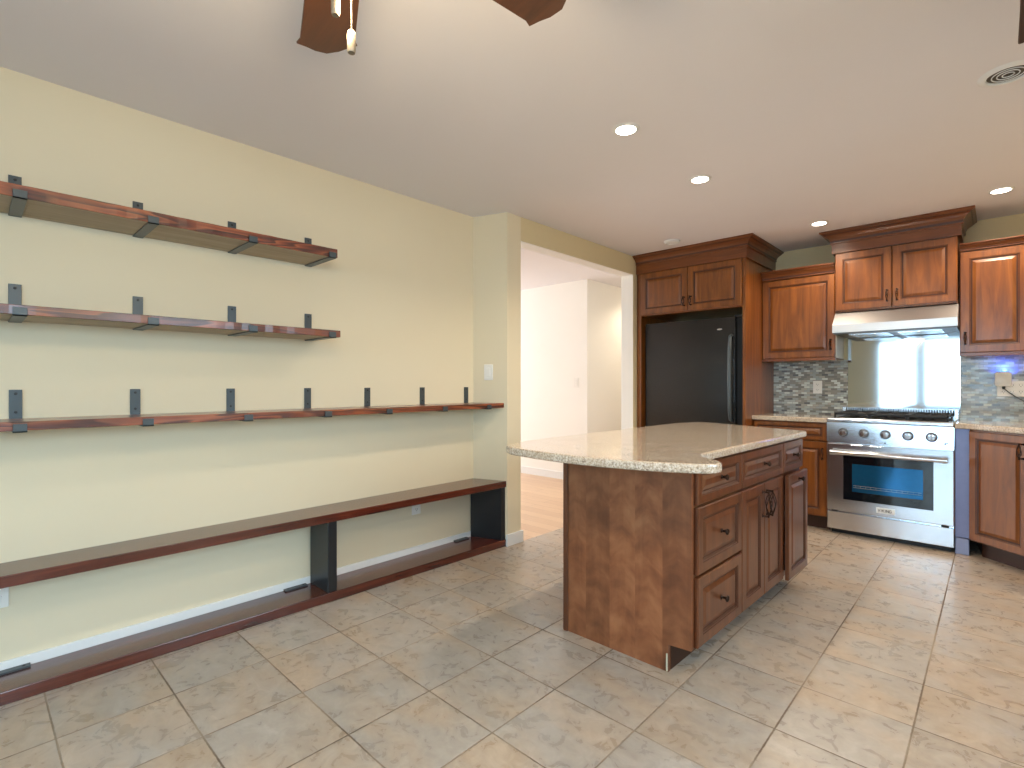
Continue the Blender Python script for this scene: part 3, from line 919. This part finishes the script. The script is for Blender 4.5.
for i in range(44): sl.box(0.028 + i * 0.0165, 0.0385 + i * 0.0165, 0.5575, 0.5605, 0.932, 0.980)
sl.build('vent_slots', M['rubber'], rg)
MB().box(0.035, rw - 0.035, 0.035, 0.54, 0.9155, 0.9175).build('burner_pan', M['iron'], rg)
for gx in (0.045, 0.278, 0.511):
    g_ = MB(); x0_, x1_ = gx, gx + 0.222; z_ = 0.950
    for (a, b) in (((x0_, 0.055), (x1_, 0.055)), ((x1_, 0.055), (x1_, 0.525)), ((x1_, 0.525), (x0_, 0.525)), ((x0_, 0.525), (x0_, 0.055)), ((x0_, 0.29), (x1_, 0.29))):
        g_.box(min(a[0], b[0]) - 0.006, max(a[0], b[0]) + 0.006, min(a[1], b[1]) - 0.006, max(a[1], b[1]) + 0.006, z_ - 0.010, z_ + 0.008, c=0.002)
    xm = (x0_ + x1_) / 2
    for yc in (0.172, 0.408):
        for an in range(4):
            a = an * PI / 2 + PI / 4
            g_.tube([(xm + 0.035 * math.cos(a), yc + 0.035 * math.sin(a), z_ + 0.004), (xm + 0.135 * math.cos(a) * 0.95, yc + 0.115 * math.sin(a) * 1.2, z_ + 0.001)], 0.005, 6)
        g_.box(xm - 0.005, xm + 0.005, yc + 0.03, yc + 0.115, z_ - 0.004, z_ + 0.006).box(xm - 0.005, xm + 0.005, yc - 0.115, yc - 0.03, z_ - 0.004, z_ + 0.006)
        g_.box(x0_, xm - 0.03, yc - 0.005, yc + 0.005, z_ - 0.004, z_ + 0.006).box(xm + 0.03, x1_, yc - 0.005, yc + 0.005, z_ - 0.004, z_ + 0.006)
        MB().lathe([(0.045, 0), (0.045, 0.006), (0.034, 0.008), (0.034, 0.016), (0.028, 0.020), (0, 0.021)], (xm, yc, 0.9155), 'z', 20).build('burner', M['iron'], rg, smooth=True)
    for (a, b) in ((x0_, 0.055), (x1_, 0.055), (x0_, 0.525), (x1_, 0.525)): g_.box(a - 0.006, a + 0.006, b - 0.006, b + 0.006, 0.916, z_)
    g_.build('grate', M['iron'], rg)

# --- base cabinet left of the range
BX0 = FX1 + 0.002
bc = thing('base_cabinet', 'cherry base cabinet with drawer between the fridge and the range', 'cabinet', (BX0, 4.76, 0))
bw = RX0 - 0.004 - BX0
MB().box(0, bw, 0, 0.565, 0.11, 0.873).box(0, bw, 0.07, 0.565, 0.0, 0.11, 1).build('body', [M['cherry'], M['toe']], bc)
dr = door_panel(bc, 0.004, bw - 0.004, 0.728, 0.866, M['cherry'], 'drawer', st=0.045); knob(dr, bw / 2, 0.797)
d_ = door_panel(bc, 0.004, bw / 2 - 0.002, 0.118, 0.716, M['cherry']); pull(d_, bw / 2 - 0.03, 0.62, 0.08)
d_ = door_panel(bc, bw / 2 + 0.002, bw - 0.004, 0.118, 0.716, M['cherry']); pull(d_, bw - 0.034, 0.62, 0.08)
tag(MB().prism([(BX0, YB - 0.013), (BX0, 4.715), (RX0 - 0.003, 4.715), (RX0 - 0.003, YB - 0.013)], 0.8745, 0.912, c=0.006).build('countertop', M['granite']),
    'short granite countertop left of the range', 'countertop')

# --- diagonal corner base cabinet right of the range
DA = math.radians(-41.5)
dc = thing('corner_cabinet', 'cherry diagonal corner base cabinet with one tall door, right of the range', 'cabinet', (-0.132, 4.745, 0), DA)
dl = 0.40
inv = Matrix.Rotation(-DA, 3, 'Z')
def loc_(x, y):
    p = inv @ Vector((x + 0.132, y - 4.745, 0)); return (p.x, p.y)
ex, ey = -0.132 + dl * math.cos(DA), 4.745 + dl * math.sin(DA)
foot = [(0, 0), (dl, 0), loc_(ex, 4.0), loc_(0.94, 4.0), loc_(0.94, YB - 0.013), loc_(-0.132, YB - 0.013)]
foot2 = [(0.02, 0.07), (dl - 0.02, 0.07), loc_(ex + 0.07, 4.02), loc_(0.93, 4.02), loc_(0.93, YB - 0.02), loc_(-0.12, YB - 0.02)]
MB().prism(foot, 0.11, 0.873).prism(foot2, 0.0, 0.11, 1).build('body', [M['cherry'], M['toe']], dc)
dd = door_panel(dc, 0.008, dl - 0.010, 0.12, 0.862, M['cherry'], st=0.058); pull(dd, dl - 0.045, 0.765, 0.09)
fl = MB().box(RX1 + 0.003, -0.136, 4.752, 4.80, 0.118, 0.873).build('filler_strip', M['film'])
tag(fl, 'narrow blue-tinted filler strip between the range and the corner cabinet', 'filler panel')
tag(MB().box(RX1 + 0.003, -0.136, 4.742, 4.80, 0.0, 0.112, c=0.003).build('base_block', M['film_base']), 'small pale blue base block under the filler strip by the range', 'base block')
cosd, sind = math.cos(DA), math.sin(DA)
ov = 0.035
fx, fy = -0.132 + sind * ov, 4.745 - cosd * ov
cpoly = [(RX1 + 0.004, YB - 0.013), (RX1 + 0.004, 4.715), (-0.16, 4.715), (fx + 0.018, fy - 0.012), (fx + dl * cosd, fy + dl * sind), (fx + dl * cosd, 4.0), (0.945, 4.0), (0.945, YB - 0.013)]
tag(MB().prism(cpoly, 0.8745, 0.912, c=0.006).build('countertop', M['granite']), 'granite corner countertop right of the range', 'countertop')

# ------------------------------------------------------------------ island
IA = math.radians(88.7)
isl = thing('kitchen_island', 'cherry wood kitchen island with drawers and doors, in the middle of the tiles', 'kitchen island', (-0.888, 2.004, 0), IA)
il = 1.405; idp = 0.625
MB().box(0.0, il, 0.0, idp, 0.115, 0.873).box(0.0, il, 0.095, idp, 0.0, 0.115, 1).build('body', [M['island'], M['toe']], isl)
im = M['island']
s1, s2 = 0.462, 1.052
zr = 0.692
for nm, a, b, z0_, z1_, kz in (('drawer', 0.006, s1 - 0.003, zr + 0.006, 0.862, 0.785), ('drawer', 0.006, s1 - 0.003, 0.415, zr - 0.006, 0.552),
                               ('drawer', 0.006, s1 - 0.003, 0.122, 0.403, 0.265), ('drawer', s1 + 0.003, s2 - 0.003, zr + 0.006, 0.862, 0.785),
                               ('drawer', s2 + 0.003, il - 0.004, zr + 0.006, 0.862, 0.785)):
    q = door_panel(isl, a, b, z0_, z1_, im, nm, st=0.055 if z1_ - z0_ > 0.2 else 0.046); knob(q, (a + b) / 2 + 0.0, kz, r=0.014)
dm = (s1 + s2) / 2
q = door_panel(isl, s1 + 0.003, dm - 0.0015, 0.122, zr - 0.006, im); pull(q, dm - 0.028, 0.585, 0.12, wide=0.017)
q = door_panel(isl, dm + 0.0015, s2 - 0.003, 0.122, zr - 0.006, im); pull(q, dm + 0.028, 0.585, 0.12, wide=0.017)
# the last front is pulled out a little
q = door_panel(isl, s2 + 0.003, il - 0.004, 0.116, zr - 0.006, im, 'pull_out_front', y=-0.026, st=0.055)
knob(q, (s2 + il) / 2, zr - 0.040, y=-0.046, r=0.014)
MB().box(s2 + 0.03, il - 0.03, -0.026, 0.0, 0.16, 0.30).build('pull_out_box', M['toe'], q)
# end panel towards the room, notched at the toe kick
ep = MB(); pp = [(-1.514, 0.0), (-0.982, 0.0), (-0.982, 0.112), (-0.884, 0.118), (-0.884, 0.873), (-1.514, 0.873)]
y0_, y1_ = 1.980, 1.9995
n = len(pp)
vs = [(a, y0_, b) for a, b in pp] + [(a, y1_, b) for a, b in pp]
ep.add(vs, [tuple(range(n)), tuple(range(2 * n - 1, n - 1, -1))] + [(i, (i + 1) % n, n + (i + 1) % n, n + i) for i in range(n)])
# origin-shifted object so the veneer strips run from the panel's left edge
epo = ep.xform(lambda p: (p.x + 1.52, p.y - 1.98, p.z)).build('end_panel', M['island_panel'])
epo.parent = isl
epo.matrix_parent_inverse = Matrix.LocRotScale(isl.location, isl.rotation_euler, None).inverted()
epo.location = (-1.52, 1.98, 0)
MB().box(-1.519, -1.494, 1.972, 1.981, 0.0, 0.873, c=0.002).build('corner_trim', M['island'], isl, world=True)
MB().box(-1.526, -1.520, 1.981, 3.39, 0.0, 0.873).build('back_panel', M['island'], isl, world=True)
MB().box(-0.990, -0.984, 1.9745, 1.9795, 0.004, 0.075).build('edge_chip', M['sidepanel'], isl, world=True)['label'] = 'pale worn edge at the toe kick'

ctp = [(-1.640, 1.740), (-1.615, 1.675), (-1.560, 1.640), (-1.480, 1.622), (-1.409, 1.612), (-1.320, 1.605), (-1.228, 1.605), (-1.15, 1.610), (-1.08, 1.618), (-0.982, 1.640),
       (-0.900, 1.664), (-0.830, 1.690), (-0.765, 1.722), (-0.722, 1.752), (-0.703, 1.783), (-0.700, 1.815), (-0.712, 1.848), (-0.735, 1.872), (-0.768, 1.895), (-0.800, 1.918),
       (-0.826, 1.948), (-0.842, 1.985), (-0.848, 2.03), (-0.847, 2.12), (-0.838, 2.52), (-0.824, 3.0), (-0.812, 3.385), (-0.818, 3.405), (-0.835, 3.415), (-1.072, 3.500),
       (-1.332, 3.610), (-1.48, 3.672), (-1.555, 3.690), (-1.60, 3.66), (-1.652, 3.52), (-1.662, 3.40), (-1.672, 2.95), (-1.680, 2.2), (-1.676, 1.87), (-1.663, 1.80)]
tag(MB().prism(ctp, 0.8735, 0.908, c=0.009).build('island_countertop', M['granite'], smooth=False),
    'large polished speckled granite island countertop with rounded bar overhang', 'countertop')


# ------------------------------------------------------------------ ceiling fan
fan = thing('ceiling_fan', 'brown wooden ceiling fan with pull chains at the top of the photo', 'ceiling fan', (-0.95, 0.52, H))
MB().lathe([(0.075, 0), (0.072, -0.02), (0.045, -0.055), (0.018, -0.06), (0.018, -0.09), (0.10, -0.10), (0.135, -0.13), (0.14, -0.20), (0.12, -0.235), (0.07, -0.25), (0.068, -0.33), (0.045, -0.36), (0, -0.365)],
           (0, 0, 0), 'z', 32).build('motor_housing', M['bronze'], fan, smooth=True)
for i in range(5):
    ang = math.radians((156.5, 80.5, 10, -62, -133)[i])
    out = []
    hw = [(0.19, 0.052), (0.25, 0.062), (0.35, 0.069), (0.45, 0.074), (0.525, 0.078), (0.545, 0.087)]
    pts = [(a, -b) for a, b in hw] + [(0.560, -0.060), (0.578, -0.035), (0.590, 0.0), (0.578, 0.035), (0.560, 0.060)] + [(a, b) for a, b in reversed(hw)]
    bl = MB().prism(pts, -0.245, -0.239, c=0.001)
    R = Matrix.Rotation(ang, 3, 'Z')
    P_ = Matrix.Rotation(math.radians(-12), 3, 'X')
    cz = Vector((0, 0, -0.242))
    bl.xform(lambda p: R @ (P_ @ (p - cz) + cz))
    b_o = bl.build('blade', M['fan'], fan)
    MB().box(0.11, 0.24, -0.018, 0.018, -0.236, -0.230, c=0.001).xform(lambda p: R @ p).build('blade_arm', M['bronze'], b_o)
MB().lathe([(0.075, -0.262), (0.135, -0.275), (0.145, -0.300), (0.120, -0.345), (0.060, -0.368), (0, -0.372)], (0, 0, 0), 'z', 32).build('light_bowl', M['bowl'], fan, smooth=True)  # unseen glowing bowl added under the fan as a warm source
fl_ = bpy.data.lights.new('fan_lamp', 'POINT'); fl_.energy = 18; fl_.color = (1.0, 0.76, 0.46); fl_.shadow_soft_size = 0.10  # added warm fill under the fan for the upper wall
flo = bpy.data.objects.new('fan_lamp', fl_); COL.objects.link(flo); flo.location = (-0.95, 0.52, H - 0.49)
for (cx_, cy_, zb_, r_) in ((0.004, 0.012, 1.852, 0.0085), (-0.006, -0.017, 1.918, 0.0085)):
    ch = MB(); top_ = -0.362; z_ = top_
    fin = zb_ - H
    nb = int((top_ - (fin + 0.046)) / 0.0052)
    for i in range(nb):
        ch.lathe([(0.0005, -0.0022), (0.0019, 0), (0.0005, 0.0022)], (cx_, cy_, top_ - i * 0.0052), 'z', 6)
    ch.tube([(cx_, cy_, top_ + 0.01), (cx_, cy_, fin + 0.04)], 0.0006, 5)
    co = ch.build('pull_chain', M['nickel'], fan)
    MB().lathe([(0.002, 0.047), (r_ * 0.8, 0.043), (r_, 0.036), (r_, 0.006), (r_ * 0.85, 0.0), (0, 0.0)], (cx_, cy_, fin), 'z', 14).build('fob', M['nickel'], co, smooth=True)


# ------------------------------------------------------------------ ceiling lights and vent
def downlight(x, y, label, lit=True, power=36):
    o = thing('recessed_light', label, 'ceiling light', (x, y, H), 0, 'recessed ceiling lights' if lit else None)
    MB().lathe([(0.046, -0.001), (0.048, -0.006), (0.056, -0.006), (0.066, -0.0005), (0.046, -0.0005)], (0, 0, 0), 'z', 36).build('trim_ring', M['trim'], o, smooth=True)
    MB().lathe([(0.048, -0.002), (0.048, -0.0065), (0.025, -0.0085), (0, -0.009)], (0, 0, 0), 'z', 32).build('lens', M['bulb'] if lit else M['white'], o, smooth=True)
    if lit:
        l = bpy.data.lights.new('downlight_lamp', 'SPOT'); l.energy = power; l.color = (1.0, 0.84, 0.64); l.spot_size = math.radians(150); l.spot_blend = 0.6
        l.shadow_soft_size = 0.06
        lo = bpy.data.objects.new('downlight_lamp', l); COL.objects.link(lo); lo.location = (x, y, H - 0.02)


downlight(-1.327, 2.226, 'lit recessed ceiling light nearest the camera, above the island')
downlight(-1.320, 3.079, 'lit recessed ceiling light above the far end of the island')
downlight(-1.005, 4.560, 'lit recessed ceiling light just left of the hood cabinet crown')
downlight(0.022, 4.589, 'lit recessed ceiling light near the right edge, right of the hood cabinet')
downlight(0.55, 3.55, 'lit recessed ceiling light past the right edge of the photo, by the kitchen corner')  # unseen lamp added for warm light from the right
downlight(-3.10, 6.10, 'lit recessed ceiling light of the white hall, hidden behind the fridge wall', power=30)  # unseen lamp added to lift the hall side wall
downlight(0.45, 1.30, 'lit recessed ceiling light near the camera, past the right edge of the photo')  # unseen lamp added as warm fill beside the camera
o = thing('smoke_detector', 'small unlit white round ceiling fixture in front of the fridge cabinet crown', 'ceiling fixture', (-2.075, 4.25, H))  # round ceiling light that is switched off
MB().lathe([(0.07, 0), (0.07, -0.010), (0.060, -0.020), (0.05, -0.022), (0.044, -0.016), (0.0, -0.016)], (0, 0, 0), 'z', 32).build('cover', M['trim'], o, smooth=True)
vt = thing('ceiling_vent', 'round white ceiling vent with recessed centre at the right edge', 'ceiling vent', (0.035, 2.885, H))
MB().lathe([(0.066, -0.0005), (0.066, -0.006), (0.070, -0.010), (0.078, -0.010), (0.094, -0.0005), (0.066, -0.0005)], (0, 0, 0), 'z', 40).build('trim_ring', M['trim'], vt, smooth=True)
gm = MB().lathe([(0.067, -0.0008), (0.067, -0.0022), (0, -0.0022)], (0, 0, 0), 'z', 32)
gm.build('backing', plain('vent_grey_recess', srgb(84, 76, 66), 0.6), vt)
for r in (0.018, 0.034, 0.050):
    MB().tube([(r * math.cos(2 * PI * i / 32), r * math.sin(2 * PI * i / 32), -0.006) for i in range(32)], 0.0022, 6, closed=True).build('grille_ring', M['trim'], vt, smooth=True)
